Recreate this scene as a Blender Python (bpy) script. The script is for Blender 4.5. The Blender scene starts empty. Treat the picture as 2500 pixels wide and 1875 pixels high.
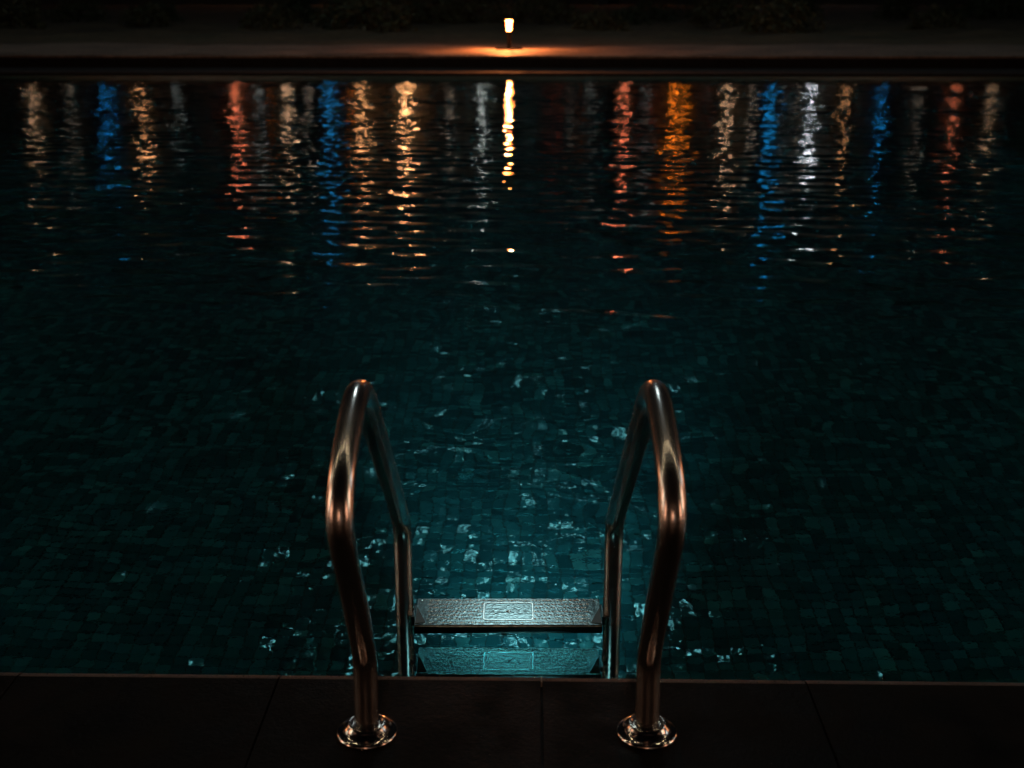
import bpy, bmesh, math, random
import numpy as np
from mathutils import Vector, Matrix

R = math.radians
random.seed(4)
rng = np.random.default_rng(21)
C = bpy.context.scene.collection
sc = bpy.context.scene

# ------------------------------------------------------------------ camera
TH = math.atan(957 / 3000)
CAM_Z = 1.455
cd = bpy.data.cameras.new('camera')
cam = bpy.data.objects.new('camera', cd)
C.objects.link(cam)
cam.location = (0, 0, CAM_Z)
cam.rotation_euler = (R(90) - TH, 0, 0)
cd.sensor_width = 36
cd.lens = 43.2
cd.clip_start = 0.05
cd.clip_end = 1500
cd.dof.use_dof = True
cd.dof.focus_distance = 2.98
cd.dof.aperture_fstop = 4.6
sc.camera = cam

# ------------------------------------------------------------------ night sky and moon
MOON_EL = 36.5
w = bpy.data.worlds.new('World')
sc.world = w
w.use_nodes = True
wn = w.node_tree
wn.nodes.clear()
wo = wn.nodes.new('ShaderNodeOutputWorld')
wb = wn.nodes.new('ShaderNodeBackground')
ws = wn.nodes.new('ShaderNodeTexSky')
ws.sky_type = 'NISHITA'
ws.sun_disc = False
ws.sun_elevation = R(MOON_EL)
ws.sun_rotation = 0
wb.inputs['Strength'].default_value = 0.00035
wn.links.new(ws.outputs[0], wb.inputs[0])
wn.links.new(wb.outputs[0], wo.inputs[0])
sl = bpy.data.lights.new('moon', 'SUN')
sl.energy = 0.01
sl.angle = R(1.0)
sl.color = (0.86, 0.97, 1.0)
so = bpy.data.objects.new('moon', sl)
C.objects.link(so)
so.location = (0, 30, 30)
so.rotation_euler = (-R(90 - MOON_EL), 0, 0)

sc.view_settings.view_transform = 'Standard'
sc.view_settings.look = 'None'
sc.view_settings.gamma = 1
sc.view_settings.exposure = 0
sc.view_settings.use_curve_mapping = False
sc.cycles.max_bounces = 10
sc.cycles.transmission_bounces = 8
sc.cycles.glossy_bounces = 6
sc.cycles.diffuse_bounces = 2
sc.cycles.sample_clamp_indirect = 14
sc.cycles.blur_glossy = 0.0
sc.cycles.use_denoising = True

# ------------------------------------------------------------------ helpers
YAW = -0.0187                       # the pool edge runs slightly off square to the view


def P(x, y, z=0.0):                 # pool frame -> world
    c, s = math.cos(YAW), math.sin(YAW)
    return Vector((x * c - y * s, x * s + y * c, z))


def tag(o, label=None, cat=None, group=None, kind=None):
    if label: o['label'] = label
    if cat: o['category'] = cat
    if group: o['group'] = group
    if kind: o['kind'] = kind
    return o


def empty(name, loc, rz=0.0):
    o = bpy.data.objects.new(name, None)
    C.objects.link(o)
    o.location = loc
    o.rotation_euler = (0, 0, rz)
    o.empty_display_size = 0.1
    return o


def link(name, me, mat, parent=None, loc=(0, 0, 0), rz=0.0, smooth=False):
    if mat is not None and not me.materials: me.materials.append(mat)
    o = bpy.data.objects.new(name, me)
    C.objects.link(o)
    if parent is not None: o.parent = parent
    o.location = loc
    o.rotation_euler = (0, 0, rz)
    if smooth: me.shade_smooth()
    return o


def bm_mesh(name, bm):
    me = bpy.data.meshes.new(name)
    bm.normal_update()
    bm.to_mesh(me)
    bm.free()
    return me


def np_mesh(name, V, F):
    """V (n,3), F (m,4) quads"""
    me = bpy.data.meshes.new(name)
    V = np.asarray(V, np.float32); F = np.asarray(F, np.int32)
    me.vertices.add(len(V)); me.vertices.foreach_set('co', V.ravel())
    me.loops.add(F.size); me.loops.foreach_set('vertex_index', F.ravel())
    me.polygons.add(len(F))
    me.polygons.foreach_set('loop_start', np.arange(0, F.size, F.shape[1], dtype=np.int32))
    me.update(calc_edges=True)
    me.shade_flat()
    return me


def box_bm(bm, x0, x1, y0, y1, z0, z1, bevel=0.0, seg=2):
    r = bmesh.ops.create_cube(bm, size=1)
    vs = r['verts']
    for v in vs:
        v.co = Vector((x0 if v.co.x < 0 else x1, y0 if v.co.y < 0 else y1, z0 if v.co.z < 0 else z1))
    if bevel:
        es = list({e for v in vs for e in v.link_edges})
        bmesh.ops.bevel(bm, geom=es, offset=bevel, segments=seg, affect='EDGES', profile=0.5)


def lathe_bm(bm, prof, n=48, cx=0, cy=0):
    rings = []
    for r, z in prof:
        if r < 1e-6:
            rings.append([bm.verts.new((cx, cy, z))])
        else:
            rings.append([bm.verts.new((cx + r * math.cos(2 * math.pi * k / n), cy + r * math.sin(2 * math.pi * k / n), z)) for k in range(n)])
    for a, b in zip(rings, rings[1:]):
        for k in range(n):
            k2 = (k + 1) % n
            if len(a) == 1 and len(b) == 1: continue
            if len(a) == 1: bm.faces.new((a[0], b[k2], b[k]))
            elif len(b) == 1: bm.faces.new((a[k], a[k2], b[0]))
            else: bm.faces.new((a[k], a[k2], b[k2], b[k]))


def catmull(pts, n=10):
    pts = [Vector(p) for p in pts]
    out = []
    for i in range(len(pts) - 1):
        p0 = pts[max(i - 1, 0)]; p1 = pts[i]; p2 = pts[i + 1]; p3 = pts[min(i + 2, len(pts) - 1)]
        # centripetal-ish: scale tangents by chord lengths
        d1 = (p2 - p1).length
        m1 = (p2 - p0).normalized() * d1 if i > 0 else (p2 - p1)
        m2 = (p3 - p1).normalized() * d1 if i < len(pts) - 2 else (p2 - p1)
        for k in range(n):
            t = k / n
            out.append((2*t**3 - 3*t**2 + 1) * p1 + (t**3 - 2*t**2 + t) * m1 + (-2*t**3 + 3*t**2) * p2 + (t**3 - t**2) * m2)
    out.append(pts[-1])
    return out


def tube_bm(bm, path, r, n=40):
    """path in the YZ plane -> round tube"""
    rings = []
    for i, p in enumerate(path):
        a = path[max(i - 1, 0)]; b = path[min(i + 1, len(path) - 1)]
        t = (b - a).normalized()
        ux = Vector((1, 0, 0)); uy = t.cross(ux).normalized()
        rings.append([bm.verts.new(p + r * (ux * math.cos(2 * math.pi * k / n) + uy * math.sin(2 * math.pi * k / n))) for k in range(n)])
    for a, b in zip(rings, rings[1:]):
        for k in range(n):
            k2 = (k + 1) % n
            bm.faces.new((a[k], a[k2], b[k2], b[k]))


# ------------------------------------------------------------------ materials
def mat(name):
    m = bpy.data.materials.new(name)
    m.use_nodes = True
    nt = m.node_tree
    b = nt.nodes['Principled BSDF']
    return m, nt, b


def N(nt, t, **kw):
    n = nt.nodes.new(t)
    for k, v in kw.items():
        if k in n.inputs.keys(): n.inputs[k].default_value = v
        else: setattr(n, k, v)
    return n


def noise(nt, vec, scale, detail=4, rough=0.55):
    n = N(nt, 'ShaderNodeTexNoise')
    n.inputs['Scale'].default_value = scale
    n.inputs['Detail'].default_value = detail
    n.inputs['Roughness'].default_value = rough
    if vec is not None: nt.links.new(vec, n.inputs['Vector'])
    return n.outputs['Fac']


def ramp(nt, fac, stops):
    n = N(nt, 'ShaderNodeValToRGB')
    el = n.color_ramp.elements
    while len(el) < len(stops): el.new(0.5)
    for e, (p, c) in zip(el, stops):
        e.position = p
        e.color = (*c, 1) if len(c) == 3 else c
    nt.links.new(fac, n.inputs[0])
    return n.outputs[0]


def g(v): return (v, v, v)


def bump(nt, h, dist, strength=1.0, normal=None):
    n = N(nt, 'ShaderNodeBump')
    n.inputs['Distance'].default_value = dist
    n.inputs['Strength'].default_value = strength
    nt.links.new(h, n.inputs['Height'])
    if normal is not None: nt.links.new(normal, n.inputs['Normal'])
    return n.outputs[0]


def pos(nt): return N(nt, 'ShaderNodeNewGeometry').outputs['Position']


def steel(name, rough, base=(0.62, 0.60, 0.57), smudge=0.05, wet=False):
    m, nt, b = mat(name)
    b.inputs['Metallic'].default_value = 1
    b.inputs['Base Color'].default_value = (*base, 1)
    p = pos(nt)
    f = noise(nt, p, 9, 5, 0.6)
    nt.links.new(ramp(nt, f, [(0.3, g(rough)), (0.75, g(rough + smudge))]), b.inputs['Roughness'])
    nt.links.new(ramp(nt, noise(nt, p, 30, 4, 0.7), [(0.3, tuple(c * 0.82 for c in base)), (0.7, base)]), b.inputs['Base Color'])
    h = noise(nt, p, 125 if wet else 700, 2, 0.5)
    nt.links.new(bump(nt, h, 0.00030 if wet else 0.00002), b.inputs['Normal'])
    return m


M_RAIL = steel('polished_steel', 0.20, (0.74, 0.71, 0.67), 0.07)
M_FLANGE = steel('flange_steel', 0.12, (0.6, 0.57, 0.54))
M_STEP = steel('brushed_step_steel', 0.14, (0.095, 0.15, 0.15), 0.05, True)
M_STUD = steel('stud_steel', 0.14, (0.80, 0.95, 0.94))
M_BADGE = steel('badge_steel', 0.16, (0.45, 0.52, 0.50))


def stone(name, dark, light, rough=(0.28, 0.6), bumpd=0.0016, sc1=6, coat=0.0):
    m, nt, b = mat(name)
    p = pos(nt)
    f1 = noise(nt, p, sc1, 8, 0.62)
    f2 = noise(nt, p, sc1 * 12, 5, 0.65)
    mx = N(nt, 'ShaderNodeMath', operation='ADD')
    nt.links.new(f1, mx.inputs[0]); nt.links.new(f2, mx.inputs[1])
    hf = N(nt, 'ShaderNodeMath', operation='MULTIPLY'); hf.inputs[1].default_value = 0.5
    nt.links.new(mx.outputs[0], hf.inputs[0])
    nt.links.new(ramp(nt, hf.outputs[0], [(0.36, dark), (0.66, light)]), b.inputs['Base Color'])
    nt.links.new(ramp(nt, f1, [(0.38, g(rough[0])), (0.62, g(rough[1]))]), b.inputs['Roughness'])
    n1 = bump(nt, hf.outputs[0], bumpd * 6)
    f3 = noise(nt, p, 160, 3, 0.7)
    nt.links.new(bump(nt, f3, bumpd * 0.7, 1.0, n1), b.inputs['Normal'])
    if coat:
        b.inputs['Coat Weight'].default_value = coat
        b.inputs['Coat Roughness'].default_value = 0.12
    return m


M_SLAB = stone('wet_slate', (0.0025, 0.0030, 0.0029), (0.0095, 0.0105, 0.0100), (0.34, 0.62), 0.0006, 9)
M_SLAB.node_tree.nodes['Principled BSDF'].inputs['Specular IOR Level'].default_value = 0.05
M_SLABEDGE = stone('pale_slate_edge', (0.012, 0.011, 0.010), (0.11, 0.088, 0.075), (0.3, 0.6), 0.0012, 14)  # paler slate colour along the coping edge
M_FARSLAB = stone('dry_slate', (0.003, 0.0028, 0.0026), (0.010, 0.009, 0.008), (0.75, 0.95), 0.0002, 7)
M_GROUT = stone('dark_grout', (0.01, 0.01, 0.01), (0.02, 0.02, 0.018), (0.5, 0.9), 0.001, 20)
M_TERR = stone('terrace_stone', (0.06, 0.043, 0.032), (0.34, 0.25, 0.19), (0.6, 0.85), 0.00015, 0.8)
M_TWALL = stone('terrace_wall_stone', (0.06, 0.05, 0.045), (0.13, 0.11, 0.10), (0.5, 0.8), 0.003, 2)
M_LAWN = stone('lawn_soil', (0.04, 0.035, 0.02), (0.15, 0.12, 0.07), (0.8, 0.95), 0.001, 0.35)


def tile_material():
    m, nt, b = mat('glass_mosaic')
    mp = N(nt, 'ShaderNodeMapping')
    mp.inputs['Rotation'].default_value = (0, 0, -YAW)
    nt.links.new(pos(nt), mp.inputs['Vector'])
    dv = N(nt, 'ShaderNodeVectorMath', operation='DIVIDE'); dv.inputs[1].default_value = (TP, TP, 100)
    nt.links.new(mp.outputs[0], dv.inputs[0])
    fl = N(nt, 'ShaderNodeVectorMath', operation='FLOOR')
    nt.links.new(dv.outputs[0], fl.inputs[0])
    wnz = N(nt, 'ShaderNodeTexWhiteNoise', noise_dimensions='3D')
    nt.links.new(fl.outputs[0], wnz.inputs['Vector'])
    col = ramp(nt, wnz.outputs['Value'], [(0.0, (0.009, 0.060, 0.073)), (0.35, (0.012, 0.075, 0.090)), (0.75, (0.020, 0.110, 0.128)), (0.95, (0.028, 0.135, 0.15)), (1.0, (0.05, 0.18, 0.19))])
    nt.links.new(col, b.inputs['Base Color'])
    nt.links.new(ramp(nt, wnz.outputs['Color'], [(0, g(0.04)), (1, g(0.12))]), b.inputs['Roughness'])
    nt.links.new(bump(nt, noise(nt, pos(nt), 34, 1.5), 0.0022), b.inputs['Normal'])
    b.inputs['Specular IOR Level'].default_value = 0.75
    return m


TP = 0.051                          # mosaic pitch
DEPTH = 1.30
M_TILE = tile_material()
M_BED = stone('mosaic_grout', (0.004, 0.014, 0.016), (0.012, 0.035, 0.038), (0.6, 0.9), 0.0003, 12)


def water_material():
    m = bpy.data.materials.new('pool_water')
    m.use_nodes = True
    nt = m.node_tree
    nt.nodes.clear()
    o = N(nt, 'ShaderNodeOutputMaterial')
    gl = N(nt, 'ShaderNodeBsdfGlossy'); gl.inputs['Roughness'].default_value = 0.0
    rf = N(nt, 'ShaderNodeBsdfRefraction'); rf.inputs['Roughness'].default_value = 0.0
    rf.inputs['IOR'].default_value = 1.333; rf.inputs['Color'].default_value = (0.50, 0.93, 0.96, 1)
    gl.inputs['Color'].default_value = (1, 1, 1, 1)
    fr = N(nt, 'ShaderNodeFresnel'); fr.inputs['IOR'].default_value = 1.333
    mx = N(nt, 'ShaderNodeMixShader')
    bn = bump(nt, noise(nt, pos(nt), 38, 2, 0.5), 0.00030)
    for q in (gl, rf, fr): nt.links.new(bn, q.inputs['Normal'])
    nt.links.new(fr.outputs[0], mx.inputs[0]); nt.links.new(rf.outputs[0], mx.inputs[1]); nt.links.new(gl.outputs[0], mx.inputs[2])
    nt.links.new(mx.outputs[0], o.inputs[0])
    return m


M_WATER = water_material()


def emit(name, col, s):
    m = bpy.data.materials.new(name)
    m.use_nodes = True
    nt = m.node_tree
    nt.nodes.clear()
    o = N(nt, 'ShaderNodeOutputMaterial')
    e = N(nt, 'ShaderNodeEmission')
    e.inputs[0].default_value = (*col, 1)
    e.inputs[1].default_value = s
    nt.links.new(e.outputs[0], o.inputs[0])
    return m


def plain(name, col, rough=0.6, metal=0.0, bs=60, bd=0.0005):
    m, nt, b = mat(name)
    p = pos(nt)
    nt.links.new(ramp(nt, noise(nt, p, bs * 0.2, 4), [(0.3, tuple(c * 0.75 for c in col)), (0.7, col)]), b.inputs['Base Color'])
    b.inputs['Roughness'].default_value = rough
    b.inputs['Metallic'].default_value = metal
    nt.links.new(bump(nt, noise(nt, p, bs, 3), bd), b.inputs['Normal'])
    return m


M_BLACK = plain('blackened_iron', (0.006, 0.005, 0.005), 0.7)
M_DARKMETAL = plain('black_iron', (0.03, 0.028, 0.026), 0.5)
M_END = plain('worn_green_plastic', (0.035, 0.05, 0.03), 0.45)
M_FACADE = plain('facade_render', (0.22, 0.2, 0.17), 0.9, 0, 3, 0.01)
M_PANE = plain('dark_pane', (0.02, 0.022, 0.025), 0.15)
M_POOLWALL = plain('pool_wall_tile', (0.02, 0.09, 0.1), 0.3)

# ------------------------------------------------------------------ the pool basin
EDGE = 2.117                        # near pool edge in the pool frame
FAR = 22.15
HALF = 9.9
DECK_Z = 0.19
FAR_Z = 0.10

# floor bed under the mosaic
bm = bmesh.new()
box_bm(bm, -HALF, HALF, EDGE - 0.3, FAR + 0.3, -DEPTH - 0.2, -DEPTH - 0.004)
floor = tag(link('pool_floor', bm_mesh('pool_floor', bm), M_BED, None, (0, 0, 0), YAW), kind='structure')

I0, I1 = -150, 150
J0, J1 = int((EDGE + 0.05) / TP), int(12.5 / TP)
near_j0 = int(3.72 / TP)
NEAR = {(i, j) for j in range(near_j0, near_j0 + 6) for i in range(-25, 25)}


def tile_verts(cx, cy, z, ax, ay, h=0.42 * 2):
    a = TP * 0.455; bt = TP * 0.475
    xs = np.array([-1, 1, 1, -1]); ys = np.array([-1, -1, 1, 1])
    V = np.empty((len(cx), 8, 3))
    for k in range(4):
        V[:, k, 0] = cx + xs[k] * bt; V[:, k, 1] = cy + ys[k] * bt; V[:, k, 2] = z - 0.006
        V[:, k + 4, 0] = cx + xs[k] * a; V[:, k + 4, 1] = cy + ys[k] * a
        V[:, k + 4, 2] = z + xs[k] * a * ax + ys[k] * a * ay
    return V


QF = np.array([[4, 5, 6, 7], [0, 1, 5, 4], [1, 2, 6, 5], [2, 3, 7, 6], [3, 0, 4, 7]])
ii, jj = np.meshgrid(np.arange(I0, I1), np.arange(J0, J1), indexing='ij')
ii = ii.ravel(); jj = jj.ravel()
keep = np.array([(a, b) not in NEAR for a, b in zip(ii, jj)])
keep &= np.abs(ii * TP) < (jj * TP * 0.5 + 1.2)
ii = ii[keep]; jj = jj[keep]
n = len(ii)
V = tile_verts((ii + .5) * TP, (jj + .5) * TP, -DEPTH + rng.normal(0, .0006, n), rng.normal(0, .034, n), rng.normal(0, .034, n))
F = (np.arange(n)[:, None, None] * 8 + QF[None]).reshape(-1, 4)
me = np_mesh('tile_field', V.reshape(-1, 3), F)
tag(link('tile_field', me, M_TILE, floor), kind='stuff')
variants = []
for k in range(12):
    Vk = tile_verts(np.zeros(1), np.zeros(1), np.zeros(1), rng.normal(0, .034, 1), rng.normal(0, .034, 1))
    variants.append(np_mesh('tile', Vk.reshape(-1, 3), QF))
    variants[-1].materials.append(M_TILE)
for (i, j) in sorted(NEAR):
    link('tile', variants[int(rng.integers(12))], None, floor, ((i + .5) * TP, (j + .5) * TP, -DEPTH + float(rng.normal(0, .0006))))

bm = bmesh.new()
box_bm(bm, -HALF, HALF, (J1 + .5) * TP, FAR + 0.01, -DEPTH - 0.05, -DEPTH)
link('far_tile_bed', bm_mesh('far_tile_bed', bm), M_TILE, floor)

# walls of the basin
for nm, b in (('pool_wall_near', (-HALF, HALF, EDGE - 0.35, EDGE + 0.015, -DEPTH - .1, 0.13)),
              ('pool_wall_far', (-HALF, HALF, FAR + 0.02, FAR + 0.4, -DEPTH - .1, FAR_Z - .05)),
              ('pool_wall_left', (-HALF - .3, -HALF, EDGE - .3, FAR + .3, -DEPTH - .1, 0.05)),
              ('pool_wall_right', (HALF, HALF + .3, EDGE - .3, FAR + .3, -DEPTH - .1, 0.05))):
    bm = bmesh.new(); box_bm(bm, *b)
    tag(link(nm, bm_mesh(nm, bm), M_POOLWALL, None, (0, 0, 0), YAW), kind='structure')

# ------------------------------------------------------------------ water surface: real ripples
NC, NR = 820, 1150
u = np.linspace(-1, 1, NC)
# inner 90% of the columns cover what is seen, the rest stretches out to the side walls
s = np.sign(u) * np.minimum(np.abs(u) / 0.9, 1)
outer = np.clip((np.abs(u) - 0.9) / 0.1, 0, 1) * np.sign(u)
t = np.linspace(0, 1, NR)
Yr = EDGE + 0.016 + (FAR - EDGE) * (0.42 * t + 0.58 * t ** 2.0)
halfw = 0.44 * Yr + 0.75
X = s[None, :] * halfw[:, None] + outer[None, :] * (HALF - .001 - halfw[:, None])
Y = np.repeat(Yr[:, None], NC, axis=1)
Z = np.zeros_like(X)
NW = 90
SLOPE = 0.030                       # overall rms slope
lam = np.exp(rng.uniform(math.log(0.085), math.log(1.3), NW))
wt = np.exp(-(np.log(lam / 0.27) / 0.75) ** 2)
wt = wt / math.sqrt((wt ** 2).sum() / 2)
for k in range(NW):
    d = rng.normal(math.pi / 2, 0.62)
    kk = 2 * math.pi / lam[k]
    ph = rng.uniform(0, 2 * math.pi)
    arg = kk * (math.cos(d) * X + math.sin(d) * Y) + ph
    Z += SLOPE * wt[k] / kk * np.sin(arg)
# uneven agitation: calmer and livelier patches
patch = 1 + 0.35 * np.sin(0.9 * X + 1.1 * Y + 0.6) * np.sin(0.7 * Y - 1.3 * X + 2.0) + 0.2 * np.sin(2.3 * Y + .4 * X)
Z *= patch * (0.40 + 0.95 * np.clip((Y - 3.2) / 4.5, 0, 1))
Vw = np.stack([X, Y, Z], -1).reshape(-1, 3)
a = (np.arange(NR - 1)[:, None] * NC + np.arange(NC - 1)[None]).ravel()
Fw = np.stack([a, a + 1, a + NC + 1, a + NC], -1)
me = np_mesh('pool_water', Vw, Fw)
tag(link('pool_water', me, M_WATER, None, (0, 0, 0), YAW, smooth=True), kind='structure')

# ------------------------------------------------------------------ near deck of slate slabs
bm = bmesh.new()
box_bm(bm, -HALF, HALF, -6, EDGE - 0.02, 0.0, DECK_Z - 0.012)
deck = tag(link('pool_deck', bm_mesh('pool_deck', bm), M_GROUT, None, (0, 0, 0), YAW), kind='structure')
SW, SD, GAP = 0.509, 0.62, 0.0030


def slab_mesh(wid, dep, lip):
    bm = bmesh.new()
    x0, x1 = -wid / 2 + GAP / 2, wid / 2 - GAP / 2
    # profile in y-z, pool side at y=0
    if lip:
        pr = [(-dep + GAP, -.03), (-dep + GAP, 0), (-.034, 0), (-.026, -.0012), (-.012, -.0062), (-.003, -.0125), (0, -.0185), (0, -.045), (-.01, -.05)]
    else:
        pr = [(-dep + GAP, -.03), (-dep + GAP, -.0015), (-dep + GAP + .0015, 0), (-.0015, 0), (0, -.0015), (0, -.03)]
    c = 0.0010
    secs = []
    for x, ins in ((x0, c), (x0 + c, 0), (x1 - c, 0), (x1, c)):
        secs.append([bm.verts.new((x, y - (ins if (y > -0.02) else -ins), z - (ins if z > -.02 else 0))) for y, z in pr])
    k = len(pr)
    for a_, b_ in zip(secs, secs[1:]):
        for q in range(k):
            q2 = (q + 1) % k
            bm.faces.new((a_[q], a_[q2], b_[q2], b_[q]))
    bm.faces.new(secs[0][::-1]); bm.faces.new(secs[-1])
    bmesh.ops.recalc_face_normals(bm, faces=bm.faces)
    for f in bm.faces:
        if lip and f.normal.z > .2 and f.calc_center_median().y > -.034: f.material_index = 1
    m_ = bm_mesh('slab', bm); m_.materials.append(M_SLAB); m_.materials.append(M_SLABEDGE)
    return m_


lipm = slab_mesh(SW, SD, True); flatm = slab_mesh(SW, SD, False)
for k in range(-9, 10):
    for r_ in range(5):
        o = link('coping_slab' if r_ == 0 else 'slab', lipm if r_ == 0 else flatm, None, deck,
                 (0.018 + SW * (k + .5), EDGE - r_ * SD, DECK_Z + random.uniform(-.0006, .0006)))
        o.rotation_euler = (random.uniform(-.0015, .0015), random.uniform(-.0015, .0015), 0)

# ------------------------------------------------------------------ the ladder
LX = -0.009
lad = tag(empty('pool_ladder', (LX, 1.90, DECK_Z)), 'stainless steel pool ladder with two arched handrails and patterned steps entering the water', 'pool ladder')
OFF = Vector((0, -1.90, -DECK_Z))
prof = [(1.905, .188), (1.910, .25), (1.913, .325), (1.903, .357), (1.870, .412), (1.815, .498), (1.757, .585), (1.713, .650),
        (1.698, .690), (1.712, .727), (1.753, .760), (1.830, .790), (1.925, .813), (1.985, .808), (2.045, .777), (2.125, .714), (2.24, .618),
        (2.37, .510), (2.50, .400), (2.60, .314), (2.638, .278), (2.656, .238), (2.659, .18), (2.659, -.1), (2.659, -.66)]
path = catmull([(0, y, z) for y, z in prof], 8)
RT = 0.0213
for sx in (-0.25, 0.25):
    bm = bmesh.new()
    tube_bm(bm, [p + OFF for p in path], RT, 44)
    link('handrail', bm_mesh('handrail', bm), M_RAIL, lad, (sx, 0, 0), smooth=True)
    bm = bmesh.new()
    lathe_bm(bm, [(.0530, .0003), (.0545, .0025), (.0542, .0065), (.0515, .0092), (.047, .0098), (.0405, .0135), (.0345, .0205), (.0325, .0240), (.0305, .0250), (.0285, .0240),
                  (.0272, .0200), (.0235, .0190), (.0216, .0205), (.0211, .012)], 64)
    link('flange', bm_mesh('flange', bm), M_FLANGE, lad, (sx, .005, .0002), smooth=True)

STEP_W = 0.448


def make_step(z, y0, y1, tilt):
    yc = (y0 + y1) / 2; dp = y1 - y0
    # pressed plate with turned-down lips
    bm = bmesh.new()
    hw = STEP_W / 2
    th = .0016
    pr = [(-dp / 2, -.026), (-dp / 2, -.004), (-dp / 2 + .0015, -.0012), (-dp / 2 + .004, 0), (dp / 2 - .004, 0), (dp / 2 - .0015, -.0012), (dp / 2, -.004), (dp / 2, -.026)]
    pi = [(y + (th if y < 0 else -th), min(zz, -th) if abs(y) > dp / 2 - .001 else zz - th) for y, zz in pr]
    loop = pr + pi[::-1]
    A = [bm.verts.new((-hw, y, zz)) for y, zz in loop]; B = [bm.verts.new((hw, y, zz)) for y, zz in loop]
    k = len(loop)
    for q in range(k):
        q2 = (q + 1) % k
        bm.faces.new((A[q], A[q2], B[q2], B[q]))
    bm.faces.new(A[::-1]); bm.faces.new(B)
    bmesh.ops.recalc_face_normals(bm, faces=bm.faces)
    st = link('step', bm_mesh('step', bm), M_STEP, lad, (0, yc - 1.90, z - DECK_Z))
    st.rotation_euler = (R(tilt), 0, 0)
    # slanting pressed pips, mirrored about the middle
    tmp = bmesh.new(); bmesh.ops.create_icosphere(tmp, subdivisions=1, radius=1)
    base = np.array([v.co[:] for v in tmp.verts]); tf = np.array([[v.index for v in f.verts] for f in tmp.faces]); tmp.free()
    VV, FF = [], []
    cnt = 0

    def pip(px, py, a_, b_, h_, rot):
        nonlocal cnt
        q = base * np.array([a_, b_, h_])
        c_, s_ = math.cos(rot), math.sin(rot)
        VV.append(np.stack([q[:, 0] * c_ - q[:, 1] * s_ + px, q[:, 0] * s_ + q[:, 1] * c_ + py, q[:, 2] + .0001], -1))
        FF.append(tf + cnt); cnt += len(base)
    rows = 7
    for r_ in range(rows):
        py = -dp / 2 + .013 + r_ * (dp - .026) / (rows - 1)
        for c_ in range(-24, 25):
            px = c_ * .0086 + (r_ % 2) * .0043
            if abs(px) > hw - .030: continue
            if abs(px) < .064 and abs(py) < dp / 2 - .020: continue
            sg = 1 if px < 0 else -1
            pip(px + rng.normal(0, .0003), py + rng.normal(0, .0004), .0042 + rng.uniform(0, .0014), .0019, .0016, sg * .85 + rng.normal(0, .12))
    for c_ in range(-13, 14):       # round pips along both edges
        for sy in (-1, 1):
            pip(c_ * .0155, sy * (dp / 2 - .0065), .0013, .0013, .0011, 0)
    me = bpy.data.meshes.new('tread_pips')
    me.from_pydata(np.concatenate(VV).tolist(), [], np.concatenate(FF).tolist()); me.materials.append(M_STUD); me.shade_smooth()
    tag(link('tread_pips', me, None, st), kind='stuff')
    # raised rounded frame and worn emblem in the middle
    bm = bmesh.new()

    def rr(w_, h_, r_, zz):
        L = []
        for (sx_, sy_, a0) in ((1, 1, 0), (-1, 1, 90), (-1, -1, 180), (1, -1, 270)):
            for q in range(6):
                an = R(a0 + 18 * q)
                L.append(bm.verts.new((sx_ * (w_ - r_) + r_ * math.cos(an), sy_ * (h_ - r_) + r_ * math.sin(an), zz)))
        return L
    H = dp / 2 - .023
    rings = [rr(.0610, H + .0008, .010, 0), rr(.0602, H, .0095, .0011), rr(.0584, H - .0018, .008, .0011), rr(.0576, H - .0026, .0075, .0)]
    for a_, b_ in zip(rings, rings[1:]):
        for q in range(len(a_)):
            q2 = (q + 1) % len(a_)
            bm.faces.new((a_[q], a_[q2], b_[q2], b_[q]))
    link('badge_frame', bm_mesh('badge_frame', bm), M_BADGE, st, smooth=False)
    bm = bmesh.new()
    lathe_bm(bm, [(.0052, 0), (.0050, .0010), (.0040, .0014), (.0024, .0012), (.0018, .0004), (.0, .0004)], 14)
    for sg in (-1, 1):              # curled strokes left and right of the boss
        for q in range(3):
            cx_, cy_ = sg * (.014 + .014 * q), (-1) ** q * .003
            r0 = .0085 - .0012 * q
            prev = None
            for e in range(10):
                an = R(40 + 25 * e) * sg + q
                pin = Vector((cx_ + (r0 - .0008) * math.cos(an), cy_ + (r0 - .0008) * .9 * math.sin(an), 0.0002))
                pout = Vector((cx_ + (r0 + .0008) * math.cos(an), cy_ + (r0 + .0008) * .9 * math.sin(an), 0.0002))
                ptop = (pin + pout) / 2 + Vector((0, 0, .0009))
                cur = [bm.verts.new(v) for v in (pin, ptop, pout)]
                if prev:
                    bm.faces.new((prev[0], prev[1], cur[1], cur[0])); bm.faces.new((prev[1], prev[2], cur[2], cur[1]))
                prev = cur
    bmesh.ops.recalc_face_normals(bm, faces=bm.faces)
    link('badge', bm_mesh('badge', bm), M_BADGE, st, smooth=True)
    # folded corner gussets and screw sleeves at both ends, bracket ears on the legs
    for sg in (-1, 1):
        bm = bmesh.new()
        pts = [(sg * (hw - .001), -dp / 2 + .006), (sg * (hw - .026), -dp / 2 + .010), (sg * (hw - .001), .018)]
        lo = [bm.verts.new((x, y, .0002)) for x, y in pts]
        hi = [bm.verts.new((x * .998, y * .97, .0022 if i != 1 else .0010)) for i, (x, y) in enumerate(pts)]
        bm.faces.new(hi)
        for q in range(3): bm.faces.new((lo[q], lo[(q + 1) % 3], hi[(q + 1) % 3], hi[q]))
        bmesh.ops.recalc_face_normals(bm, faces=bm.faces)
        link('gusset', bm_mesh('gusset', bm), M_END, st)
        bm = bmesh.new()
        lathe_bm(bm, [(.0042, 0), (.0042, .0012), (.0030, .0016), (.0022, .0010), (.0, .0008)], 16, sg * (hw - .013), dp / 2 - .014)
        link('screw', bm_mesh('screw', bm), M_STUD, st)
        bm = bmesh.new()
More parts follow.
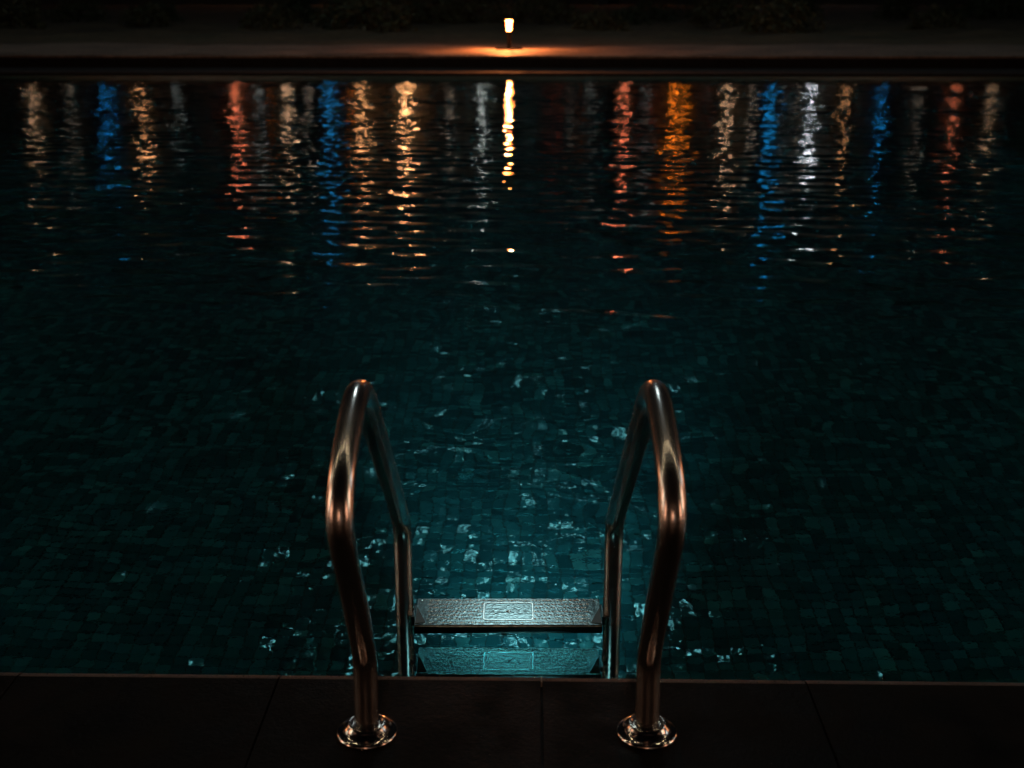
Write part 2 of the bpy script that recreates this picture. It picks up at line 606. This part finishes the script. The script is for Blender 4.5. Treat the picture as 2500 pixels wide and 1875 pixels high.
        x0, x1 = sorted((sg * (hw + .0005), sg * (hw + .0065)))
        box_bm(bm, x0, x1, -.030, .030, -.024, .0025, .0015, 2)
        link('bracket', bm_mesh('bracket', bm), M_STEP, st)
    return st


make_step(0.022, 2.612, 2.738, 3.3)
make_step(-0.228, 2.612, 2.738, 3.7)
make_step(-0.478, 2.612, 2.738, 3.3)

# beads of water on the wet rails and the top step
tmp = bmesh.new(); bmesh.ops.create_icosphere(tmp, subdivisions=2, radius=1)
base = np.array([v.co[:] for v in tmp.verts]); tf = np.array([[v.index for v in f.verts] for f in tmp.faces]); tmp.free()
VV, FF = [], []; cnt = 0
plen = len(path)
for k in range(520):
    sx = random.choice((-.25, .25))
    i = random.randint(int(plen * .58), int(plen * .93))
    p = path[i].lerp(path[i + 1], random.random()) + OFF
    if p.z + DECK_Z < 0.02: continue
    tdir = (path[i + 1] - path[i]).normalized()
    uy = tdir.cross(Vector((1, 0, 0)))
    an = random.choice((random.gauss(0, .5), math.pi + random.gauss(0, .5), random.uniform(0, 6.28)))
    c_ = p + RT * (Vector((1, 0, 0)) * math.cos(an) + uy * math.sin(an)) + Vector((sx, 0, 0))
    r0 = random.uniform(.0006, .0017)
    VV.append(base * r0 * np.array([1, 1, 1.15]) + np.array(c_[:])); FF.append(tf + cnt); cnt += len(base)
for k in range(60):                 # on the flanges
    sx = random.choice((-.25, .25)); an = random.uniform(0, 6.28); rr_ = random.uniform(.045, .056)
    c_ = Vector((sx + rr_ * math.cos(an), .005 + rr_ * math.sin(an), .0095 if rr_ < .052 else .001))
    r0 = random.uniform(.0006, .0016)
    VV.append(base * r0 + np.array(c_[:])); FF.append(tf + cnt); cnt += len(base)
me = bpy.data.meshes.new('water_beads')
me.from_pydata(np.concatenate(VV).tolist(), [], np.concatenate(FF).tolist()); me.shade_smooth()
BEAD, nt, b = mat('bead_water')
b.inputs['Base Color'].default_value = (.8, .85, .85, 1); b.inputs['Roughness'].default_value = .04
b.inputs['Transmission Weight'].default_value = 1; b.inputs['IOR'].default_value = 1.333
me.materials.append(BEAD)
tag(link('water_beads', me, None, lad), kind='stuff')

# ------------------------------------------------------------------ added underwater lamps, unseen, filling the pool with light
LAMP_COL = (0.60, 0.97, 1.0)
bezel_bm = bmesh.new(); lathe_bm(bezel_bm, [(.0, .004), (.10, .004), (.12, .012), (.13, .010), (.135, 0)], 32)
bezel_me = bm_mesh('bezel', bezel_bm); bezel_me.materials.append(M_FLANGE)
lens_bm = bmesh.new(); lathe_bm(lens_bm, [(.0, .022), (.05, .020), (.085, .014), (.098, .0045)], 32)
lens_me = bm_mesh('lens', lens_bm); lens_me.materials.append(emit('lamp_lens', LAMP_COL, 2.0))


def pool_fill(x, y, z, aim, watts, cone, label):
    p = P(x, y, z); q = P(*aim)
    nrm = Vector((math.copysign(1, -x), 0, 0)) if abs(x) > HALF - 1 else Vector((0, 1, 0))
    t = tag(empty('underwater_fill', p), label, 'added pool light', 'added lamps under the water')
    t.rotation_mode = 'QUATERNION'
    t.rotation_quaternion = nrm.to_track_quat('Z', 'Y')
    link('bezel', bezel_me, None, t); link('lens', lens_me, None, t)
    l = bpy.data.lights.new('pool_fill_bulb', 'SPOT'); l.energy = watts; l.color = LAMP_COL; l.shadow_soft_size = .08
    l.spot_size = R(cone); l.spot_blend = 1.0
    o = bpy.data.objects.new('pool_fill_bulb', l); C.objects.link(o)
    o.location = p + nrm * .12
    o.rotation_euler = (q - o.location).to_track_quat('-Z', 'Y').to_euler()
    o.parent = t; o.matrix_parent_inverse = Matrix.LocRotScale(t.location, t.rotation_quaternion, None).inverted()


pool_fill(0.0, EDGE + .016, -.85, (0, 5.4, -1.2), 330, 38, 'added unseen underwater lamp in the near pool wall, below the ladder')
pool_fill(-HALF + .01, 5.5, -.55, (-.3, 6.2, -1.3), 62, 46, 'added unseen underwater lamp in the left pool wall, nearer to the ladder')
pool_fill(HALF - .01, 5.5, -.55, (.3, 6.2, -1.3), 62, 46, 'added unseen underwater lamp in the right pool wall, nearer to the ladder')
pool_fill(-HALF + .01, 11.0, -.55, (-.3, 10.5, -1.3), 125, 60, 'added unseen underwater lamp in the left pool wall, farther from the ladder')
pool_fill(HALF - .01, 11.0, -.55, (.3, 10.5, -1.3), 125, 60, 'added unseen underwater lamp in the right pool wall, farther from the ladder')

# ------------------------------------------------------------------ far edge, dark deck, raised terrace, ground
TY = 23.95                           # front of the terrace
TZ = .31
bm = bmesh.new(); box_bm(bm, -30, 30, FAR + .05, TY + .1, -.2, FAR_Z - .03)
fd = tag(link('far_deck', bm_mesh('far_deck', bm), M_GROUT, None, (0, 0, 0), YAW), kind='structure')
bm = bmesh.new(); box_bm(bm, -.3975, .3975, 0, .55, -.05, 0, .010, 3)
fm = bm_mesh('coping_slab', bm); fm.materials.append(M_FARSLAB)
for k in range(-17, 18): link('coping_slab', fm, None, fd, (k * .8, FAR, FAR_Z + random.uniform(-.0015, .0015)))
bm = bmesh.new(); box_bm(bm, -.3975, .3975, 0, .795, -.05, 0, .004, 1)
fm = bm_mesh('slab', bm); fm.materials.append(M_FARSLAB)
for k in range(-17, 18):
    for r_ in range(2): link('slab', fm, None, fd, (k * .8 + .4 * (r_ % 2), FAR + .555 + .8 * r_, FAR_Z - .012 + random.uniform(-.001, .001)))

bm = bmesh.new(); box_bm(bm, -30, 30, TY + .04, TY + .3, 0, TZ - .045)
tw = tag(link('terrace_edge', bm_mesh('terrace_edge', bm), M_FARSLAB, None, (0, 0, 0), YAW), kind='structure')
bm = bmesh.new(); box_bm(bm, -.4985, .4985, TY, TY + .35, TZ - .0445, TZ, .010, 3)
cm = bm_mesh('cap_stone', bm); cm.materials.append(M_TERR)
for k in range(-24, 25): link('cap_stone', cm, None, tw, (k * 1.0 + .2, 0, random.uniform(-.002, .002)))


def sheet(name, x0, x1, y0, y1, nx, ny, zf, m_):
    xs = np.linspace(x0, x1, nx); ys = np.linspace(y0, y1, ny)
    X_, Y_ = np.meshgrid(xs, ys, indexing='xy')
    Z_ = zf(X_, Y_)
    V_ = np.stack([X_, Y_, Z_], -1).reshape(-1, 3)
    a_ = (np.arange(ny - 1)[:, None] * nx + np.arange(nx - 1)[None]).ravel()
    return tag(link(name, np_mesh(name, V_, np.stack([a_, a_ + 1, a_ + nx + 1, a_ + nx], -1)), m_, None, (0, 0, 0), YAW, smooth=True), kind='structure')


def waves(X_, Y_, seed, amp, l0, l1, n_=24):
    r_ = np.random.default_rng(seed); Z_ = np.zeros_like(X_)
    for _ in range(n_):
        l = math.exp(r_.uniform(math.log(l0), math.log(l1))); d = r_.uniform(0, 6.28)
        Z_ += amp * (l / l1) * np.sin(6.283 / l * (math.cos(d) * X_ + math.sin(d) * Y_) + r_.uniform(0, 6.28))
    return Z_


sheet('terrace', -30, 30, TY + .353, 29.3, 400, 60, lambda a_, b_: TZ - .004 + waves(a_, b_, 1, .007, .5, 4), M_TERR)
sheet('lawn', -90, 90, 29.3, 119, 600, 260, lambda a_, b_: TZ - .012 + waves(a_, b_, 2, .035, .8, 7) * np.clip((b_ - 29.3) / 4, 0, 1), M_LAWN)
bm = bmesh.new(); box_bm(bm, -700, 700, -600, 900, -3.2, -3.0)
tag(link('ground', bm_mesh('ground', bm), M_LAWN), kind='structure')

# ------------------------------------------------------------------ the terrace lamp
TLX, TLY = -0.060, 26.3
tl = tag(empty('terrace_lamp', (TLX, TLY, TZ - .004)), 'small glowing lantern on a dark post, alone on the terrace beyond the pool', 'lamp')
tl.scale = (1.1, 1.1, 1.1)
bm = bmesh.new(); lathe_bm(bm, [(0, -.01), (.075, -.01), (.075, .012), (.04, .020), (.034, .05), (.034, .28), (.042, .31), (.042, .335), (0, .335)], 24)
link('post', bm_mesh('post', bm), M_BLACK, tl, smooth=True)
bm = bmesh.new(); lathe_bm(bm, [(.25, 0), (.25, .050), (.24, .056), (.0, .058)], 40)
link('shadow_disc', bm_mesh('shadow_disc', bm), M_BLACK, tl)  # low black disc standing in for the lamp's round shadow
bm = bmesh.new(); lathe_bm(bm, [(0, .336), (.058, .336), (.062, .342), (.062, .352), (.0, .354)], 24)
link('lamp_base', bm_mesh('lamp_base', bm), M_BLACK, tl)
bm = bmesh.new(); lathe_bm(bm, [(.0, .3565), (.040, .3565), (.044, .37), (.050, .51), (.053, .522), (.066, .536), (.066, .543), (.05, .546), (0, .546)], 32)
lg = bpy.data.materials.new('lantern_glass'); lg.use_nodes = True
nt = lg.node_tree; nt.nodes.clear()
o_ = N(nt, 'ShaderNodeOutputMaterial'); ad = N(nt, 'ShaderNodeAddShader'); tr = N(nt, 'ShaderNodeBsdfTransparent'); em = N(nt, 'ShaderNodeEmission')
tr.inputs[0].default_value = (.6, .6, .6, 1)
lw = N(nt, 'ShaderNodeLayerWeight'); lw.inputs['Blend'].default_value = .35
nt.links.new(ramp(nt, lw.outputs['Facing'], [(0.0, (1, .29, .07)), (.45, (.7, .14, .02)), (.8, (.05, .008, .001)), (1, (.02, .003, .0005))]), em.inputs[0])
em.inputs[1].default_value = 80.0
nt.links.new(tr.outputs[0], ad.inputs[0]); nt.links.new(em.outputs[0], ad.inputs[1]); nt.links.new(ad.outputs[0], o_.inputs[0])
link('lamp_shade', bm_mesh('lamp_shade', bm), lg, tl, smooth=True)
bl = bpy.data.lights.new('lantern_bulb', 'POINT'); bl.energy = 480; bl.color = (1, .27, .07); bl.shadow_soft_size = .012
bo = bpy.data.objects.new('lantern_bulb', bl); C.objects.link(bo); bo.parent = tl; bo.location = (0, 0, .44)

# ------------------------------------------------------------------ far hotel fronts whose lights the water mirrors
BY = 120.0


def bx(px): return (px - 1250) * 0.0383


sph = bmesh.new(); bmesh.ops.create_icosphere(sph, subdivisions=2, radius=1)
sph_v = [v.co.copy() for v in sph.verts]; sph_f = [[v.index for v in f.verts] for f in sph.faces]; sph.free()
EM = {}


def emat(key, col, s):
    if key not in EM: EM[key] = emit('lamp_' + key, col, s)
    return EM[key]


def globe(parent, x, z, r, m_):
    bm = bmesh.new()
    vs = [bm.verts.new(v * r) for v in sph_v]
    for f in sph_f: bm.faces.new([vs[i] for i in f])
    o = link('wall_lamp', bm_mesh('wall_lamp', bm), m_, parent, (x, -.5, z), smooth=True)
    bm = bmesh.new(); box_bm(bm, -.06, .06, 0, .5 - r * .9, -.06, .06)
    link('lamp_bracket', bm_mesh('lamp_bracket', bm), M_DARKMETAL, o, (0, r * .9 - .01, 0))
    return o


def strip(parent, x, z0, z1, wd, m_):
    bm = bmesh.new(); box_bm(bm, -wd / 2, wd / 2, -.25, -.06, z0, z1, .03, 1)
    return link('neon_strip', bm_mesh('neon_strip', bm), m_, parent, (x, 0, 0))


def hotel(x0, x1, floors, label):
    cx = (x0 + x1) / 2; wd = x1 - x0
    t = tag(empty('hotel', (cx, BY, .2)), label, 'building', 'dark hotels behind the lawn')
    H = floors * 3.4 + 1
    bm = bmesh.new(); box_bm(bm, -wd / 2, wd / 2, 0, 14, -3.2, H)
    link('wall', bm_mesh('wall', bm), M_FACADE, t)
    bm = bmesh.new(); box_bm(bm, -wd / 2 - .4, wd / 2 + .4, -.4, 14.4, H + .003, H + .5)
    link('roof', bm_mesh('roof', bm), M_FACADE, t)
    bm = bmesh.new(); box_bm(bm, -.8, .8, -.06, .0, 0, 1.7)
    wm = bm_mesh('window', bm); wm.materials.append(M_PANE)
    nx = int(wd / 4)
    for f in range(floors):
        for q in range(nx):
            link('window', wm, None, t, ((q + .5) * wd / nx - wd / 2, -.003, f * 3.4 + 1.2))
    return t, cx


hotels = [hotel(-62, -21, 6, 'dark six storey hotel at the left, with pink, white, blue and peach lights'),
          hotel(-18, 8, 5, 'dark five storey hotel straight behind the terrace lamp, with pale and amber lights'),
          hotel(10, 62, 6, 'dark six storey hotel at the right, with orange, blue and bright white lights')]


def host(px):
    x = bx(px)
    best = min(hotels, key=lambda h: abs(h[1] - x) - 20 * (1 if (h[0]['label'].find('left') > 0 and x < -19.5) or (h[0]['label'].find('straight') > 0 and -19.5 <= x < 9) or (h[0]['label'].find('right') > 0 and x >= 9) else 0))
    return best[0], x - best[1]


PINK = (1, .24, .11); WARM = (1, .60, .33); PEACH = (1, .47, .19); GREY = (.75, .85, .78); BLUE = (.01, .32, .80); ORG = (1, .22, .01); RED = (1, .12, .04); WHITE = (.85, .95, 1); TAN = (.8, .62, .45)
# px, colour, key, strength, radius, heights above the lawn
LIGHTS = [
    (60, WARM, 'wa', 10, .30, (6.6, 9)), (150, TAN, 'tb', 5, .28, (7, 10)), (240, BLUE, 'bl', 9, .26, (6.5, 8, 9.5, 11)), (330, PEACH, 'pb', 12, .34, (6.8, 9)), (420, GREY, 'gb', 4, .28, (6.5, 9)),
    (562, PINK, 'pink', 13, .36, (6.6, 8.4, 10.4, 13)), (622, GREY, 'gra', 3.2, .34, (6.7, 9, 11)), (645, ORG, 'orgdim', 1.6, .3, (6.5, 8)), (690, WARM, 'warma', 13, .30, (6.7, 8.5, 10.6)),
    (746, TAN, 'tana', 6, .30, (6.6, 8.8, 11.5, 14)),
    (850, ORG, 'orgb', 3.5, .34, (6.6, 8, 10)), (873, PEACH, 'peacha', 16, .42, (6.8, 8.8, 11)), (985, PEACH, 'peachb', 34, .46, (6.8, 8.2, 10, 13)),
    (1095, TAN, 'tanc', 4.5, .30, (6.6, 8.5, 11, 13)), (1176, GREY, 'grb', 9, .32, (6.5, 8.6, 11.5)),
    (1340, RED, 'reda', 0.54, .34, (6.6, 9)), (1367, RED, 'redb', 0.81, .34, (6.6, 8.6)), (1397, TAN, 'tand', 1.1, .34, (6.8, 10)), (1415, ORG, 'orgc', 0.59, .3, (7, 9)), (1447, GREY, 'grc', 1.5, .34, (6.8, 9.2)),
    (1527, PINK, 'pinkb', 17, .38, (6.8, 8.6, 10.6, 13.5)), (1585, GREY, 'grd', 1.6, .36, (6.6, 9)), (1598, RED, 'redc', 0.72, .3, (6.6, 7.6)),
    (1650, ORG, 'orga', 20, .36, (6.7, 7.8)), (1677, ORG, 'orge', 7, .34, (6.5, 8, 9.6)), (1738, RED, 'redd', 0.54, .3, (6.6, 8)),
    (1785, WARM, 'warmb', 15, .32, (6.7, 8.8, 11, 14)), (1848, TAN, 'tane', 5, .32, (6.6, 9, 12)), (1925, GREY, 'gre', 2, .32, (6.6,)), (1960, TAN, 'tanf', 2, .32, (6.6, 9)),
    (1992, WHITE, 'whitea', 15, .36, (6.6, 8.2, 10.2)), (2080, PEACH, 'pc', 9, .34, (6.8, 9)), (2170, BLUE, 'blb', 8, .28, (6.6, 8.5, 10)), (2260, TAN, 'tg', 4, .3, (6.6, 10)), (2350, PINK, 'pk', 9, .34, (6.8, 9)), (2440, WARM, 'wb', 7, .3, (6.6, 9)),
]
for px, col, key, s_, r_, hs in LIGHTS:
    t, lx = host(px)
    dim = s_ < 7
    for q, h in enumerate(hs[:2] if dim else hs[:3]):
        globe(t, lx + random.uniform(-.12, .12), h + 2.6, r_ * (.44 if q == 0 else .36), emat(key, col, s_ * (1.5 if dim else 2.3)))
for px, z0, z1 in ((793, 7.5, 20), (1896, 7.5, 20)):
    t, lx = host(px); strip(t, lx, z0, z1, .07, emat('blue_neon', BLUE, 4.0))
t, lx = host(1660); strip(t, lx, 8, 19, 1.3, emat('amber_panel', (1, .25, .03), .2))  # wide amber panel, dimly glowing, added beside the orange lamps

# ------------------------------------------------------------------ low dark shrubs between the terrace and the hotels
M_LEAF = plain('shrub_leaf', (0.07, 0.09, 0.04), 0.6)


def shrub_mesh(seed):
    r_ = np.random.default_rng(seed)
    n_ = 1500
    d = r_.normal(size=(n_, 3)); d[:, 2] = np.abs(d[:, 2]); d /= np.linalg.norm(d, axis=1)[:, None]
    lob = 1 + .22 * np.sin(3 * np.arctan2(d[:, 1], d[:, 0]) + seed) + .15 * np.sin(7 * d[:, 0] + 5 * d[:, 2] + seed)
    c = d * (lob * r_.uniform(.45, 1, n_) ** .5)[:, None] * np.array([1.3, .9, 1.0]) + np.array([0, 0, .05])
    a1 = r_.normal(size=(n_, 3)); a1 /= np.linalg.norm(a1, axis=1)[:, None]
    b1 = np.cross(a1, r_.normal(size=(n_, 3))); b1 /= np.linalg.norm(b1, axis=1)[:, None]
    sz = r_.uniform(.03, .07, n_)[:, None]
    Vv = np.stack([c - a1 * sz * 1.6, c - b1 * sz * .6, c + a1 * sz * 1.6, c + b1 * sz * .6], 1).reshape(-1, 3)
    m_ = np_mesh('foliage', Vv, np.arange(n_ * 4).reshape(-1, 4)); m_.materials.append(M_LEAF)
    return m_


stem_bm = bmesh.new()
for q in range(5): bmesh.ops.create_cone(stem_bm, cap_ends=True, segments=7, radius1=.03, radius2=.008, depth=.7, matrix=Matrix.Translation((.06 * math.cos(q * 1.3), .06 * math.sin(q * 1.3), .33)) @ Matrix.Rotation(.35, 4, Vector((math.cos(q * 1.3 + 1.57), math.sin(q * 1.3 + 1.57), 0))))
stem_me = bm_mesh('stem', stem_bm); stem_me.materials.append(M_DARKMETAL)
shr = [shrub_mesh(k) for k in range(4)]
for k in range(34):
    yy = random.uniform(38, 62); sc_ = random.uniform(.55, 1.0)
    t = tag(empty('shrub', (-24 + k * 1.45 * yy / 50 + random.uniform(-.8, .8), yy, TZ - .03), random.uniform(0, 6.28)), 'low dark leafy shrub in the gloom beyond the terrace lamp', 'shrub', 'shrubs beyond the terrace')
    t.scale = (sc_ * random.uniform(.9, 1.5), sc_ * random.uniform(.9, 1.5), sc_)
    link('foliage', shr[k % 4], None, t); link('stem', stem_me, None, t)

# ------------------------------------------------------------------ lit boxes added round the near deck, out of view: their panes put streaks in the rails
def lightbox(p0, length, depth, rz, panes, label):
    """front along local +x from p0, facing local -y; panes = (x0, x1, z0, z1, colour, strength)"""
    t = tag(empty('lightbox', (*p0, DECK_Z), rz), label, 'lightbox')
    bm = bmesh.new(); box_bm(bm, 0, length, .0, depth, -.3, 6.6)
    link('wall', bm_mesh('wall', bm), M_TWALL, t)
    bm = bmesh.new(); box_bm(bm, -.3, length + .3, -.6, depth + .3, 6.603, 6.8, .02, 1)
    link('roof', bm_mesh('roof', bm), M_TWALL, t)
    for i, (x0, x1, z0, z1, col, st) in enumerate(panes):
        bm = bmesh.new()
        for b_ in ((x0 - .06, x1 + .06, -.05, -.003, z1, z1 + .06), (x0 - .06, x1 + .06, -.05, -.003, z0 - .06, z0), (x0 - .06, x0, -.05, -.003, z0 + .001, z1 - .001), (x1, x1 + .06, -.05, -.003, z0 + .001, z1 - .001)):
            box_bm(bm, *b_)
        wf = link('pane_frame', bm_mesh('pane_frame', bm), M_DARKMETAL, t)
        bm = bmesh.new(); box_bm(bm, x0 + .001, x1 - .001, -.02, -.004, z0 + .001, z1 - .001)
        link('pane', bm_mesh('pane', bm), emit('streak_pane', col, st), wf)


PCH = (1, .46, .27); CRM = (.95, .86, .66); COOL = (.75, .9, .95); AMB = (1, .36, .14)
# left of the pool, front facing the water (+x); then right of it, then behind the viewer
lightbox((-11.2, -6.0), 20, 4, R(90), [(2.2, 3.7, .3, 5.0, PCH, 4.8), (7.6, 8.2, .3, 5.6, CRM, 6), (8.9, 10.2, .3, 5.0, PCH, 4.8), (12.6, 13.2, 2.6, 5.6, CRM, 5), (15.0, 16.4, .3, 3.2, AMB, 4.2)],
         'added two storey pavilion with tall peach and cream windows at the left side of the pool')
lightbox((11.2, 14.0), 20, 4, R(-90), [(3.6, 5.0, .3, 3.2, AMB, 4.2), (6.8, 7.4, 2.6, 5.6, COOL, 5), (9.8, 11.1, .3, 5.0, PCH, 4.8), (11.8, 12.4, .3, 5.6, CRM, 6), (16.3, 17.8, .3, 5.0, PCH, 4.8)],
         'added two storey pavilion with tall peach and cool windows at the right side of the pool')
lightbox((7.0, -7.5), 14, 4, R(180), [(6.6, 8.0, 1.6, 3.6, PCH, 4.0), (5.6, 5.75, 1.6, 2.7, COOL, 2.0), (9.2, 9.4, 1.4, 2.6, AMB, 2.0), (4.6, 4.9, 1.4, 2.6, CRM, 1.5)],
         'added two storey box with a few narrow glowing panes behind the viewer')

# a string of cream bulbs added out of view for streaks on the rail tops
fs = tag(empty('rail_streak_bulbs', (0, 3.6, 6.0)), 'added string of cream bulbs, out of view above the near end of the pool', 'added string lights')


def sag(x): return -1.0 * (1 - (x / 11.2) ** 2)


bm = bmesh.new()
cab = [Vector((0, x, sag(x))) for x in np.linspace(-11.19, 11.19, 40)]
tube_bm(bm, cab, .008, 8)
bmesh.ops.rotate(bm, verts=bm.verts, matrix=Matrix.Rotation(R(90), 3, 'Z'))
link('cable', bm_mesh('cable', bm), M_DARKMETAL, fs)
bm = bmesh.new(); bmesh.ops.create_icosphere(bm, subdivisions=2, radius=.06)
bme = bm_mesh('bulb', bm); bme.materials.append(emit('cream_bulb', (1, .80, .52), 40)); bme.shade_smooth()
for q in range(18):
    x = -10.2 + q * 1.2
    link('bulb', bme, None, fs, (x, 0, sag(x) - .065))

# white glowing ball added out of view so that its glare lies on the steps and in the glossy tiles
bal = tag(empty('glint_light', (-.03, 26.0, TZ)), 'added large white balloon light floating high over the terrace on a thin tether', 'lamp')
bm = bmesh.new(); bmesh.ops.create_icosphere(bm, subdivisions=4, radius=1.35)
link('glowball', bm_mesh('glowball', bm), emit('glowball_white', (.78, .96, 1), 15), bal, (0, 0, 18.2), smooth=True)
bm = bmesh.new(); lathe_bm(bm, [(.006, .0), (.006, 16.2), (.16, 16.25), (.22, 16.48), (0, 16.48)], 10)
link('tether', bm_mesh('tether', bm), M_DARKMETAL, bal)

# beads and a pale strip painted as a glint on the coping edge by the ladder
VV, FF = [], []; cnt = 0
tmp = bmesh.new(); bmesh.ops.create_icosphere(tmp, subdivisions=2, radius=1)
base = np.array([v.co[:] for v in tmp.verts]); tf = np.array([[v.index for v in f.verts] for f in tmp.faces]); tmp.free()
for k in range(420):
    x = random.gauss(0, .35) if k % 3 else random.uniform(-1.0, 1.0)
    dy = random.uniform(.004, .036) if k % 4 else random.uniform(.04, .35)
    z = DECK_Z - (.0062 if dy < .012 else .0035 if dy < .02 else .0014 if dy < .028 else 0.0)
    r0 = random.uniform(.0005, .0013)
    VV.append(base * r0 * np.array([1.2, 1.2, .8]) + np.array([x, EDGE - dy, z + .0002])); FF.append(tf + cnt); cnt += len(base)
me = bpy.data.meshes.new('splash_beads')
me.from_pydata(np.concatenate(VV).tolist(), [], np.concatenate(FF).tolist()); me.shade_smooth(); me.materials.append(BEAD)
tag(link('splash_beads', me, None, deck), kind='stuff')
bm = bmesh.new(); box_bm(bm, .0165, .0195, EDGE - .036, EDGE - .003, DECK_Z - .03, DECK_Z - .0085, .0008, 1)
for v in bm.verts:
    if v.co.z > DECK_Z - .02: v.co.z += .0078 * min(1, max(0, (EDGE - .003 - v.co.y) / .028))
ms = plain('pale_glint', (.55, .55, .5), .12)  # pale colour stands in for a glint of light in the joint
link('joint_glint', bm_mesh('joint_glint', bm), ms, deck)
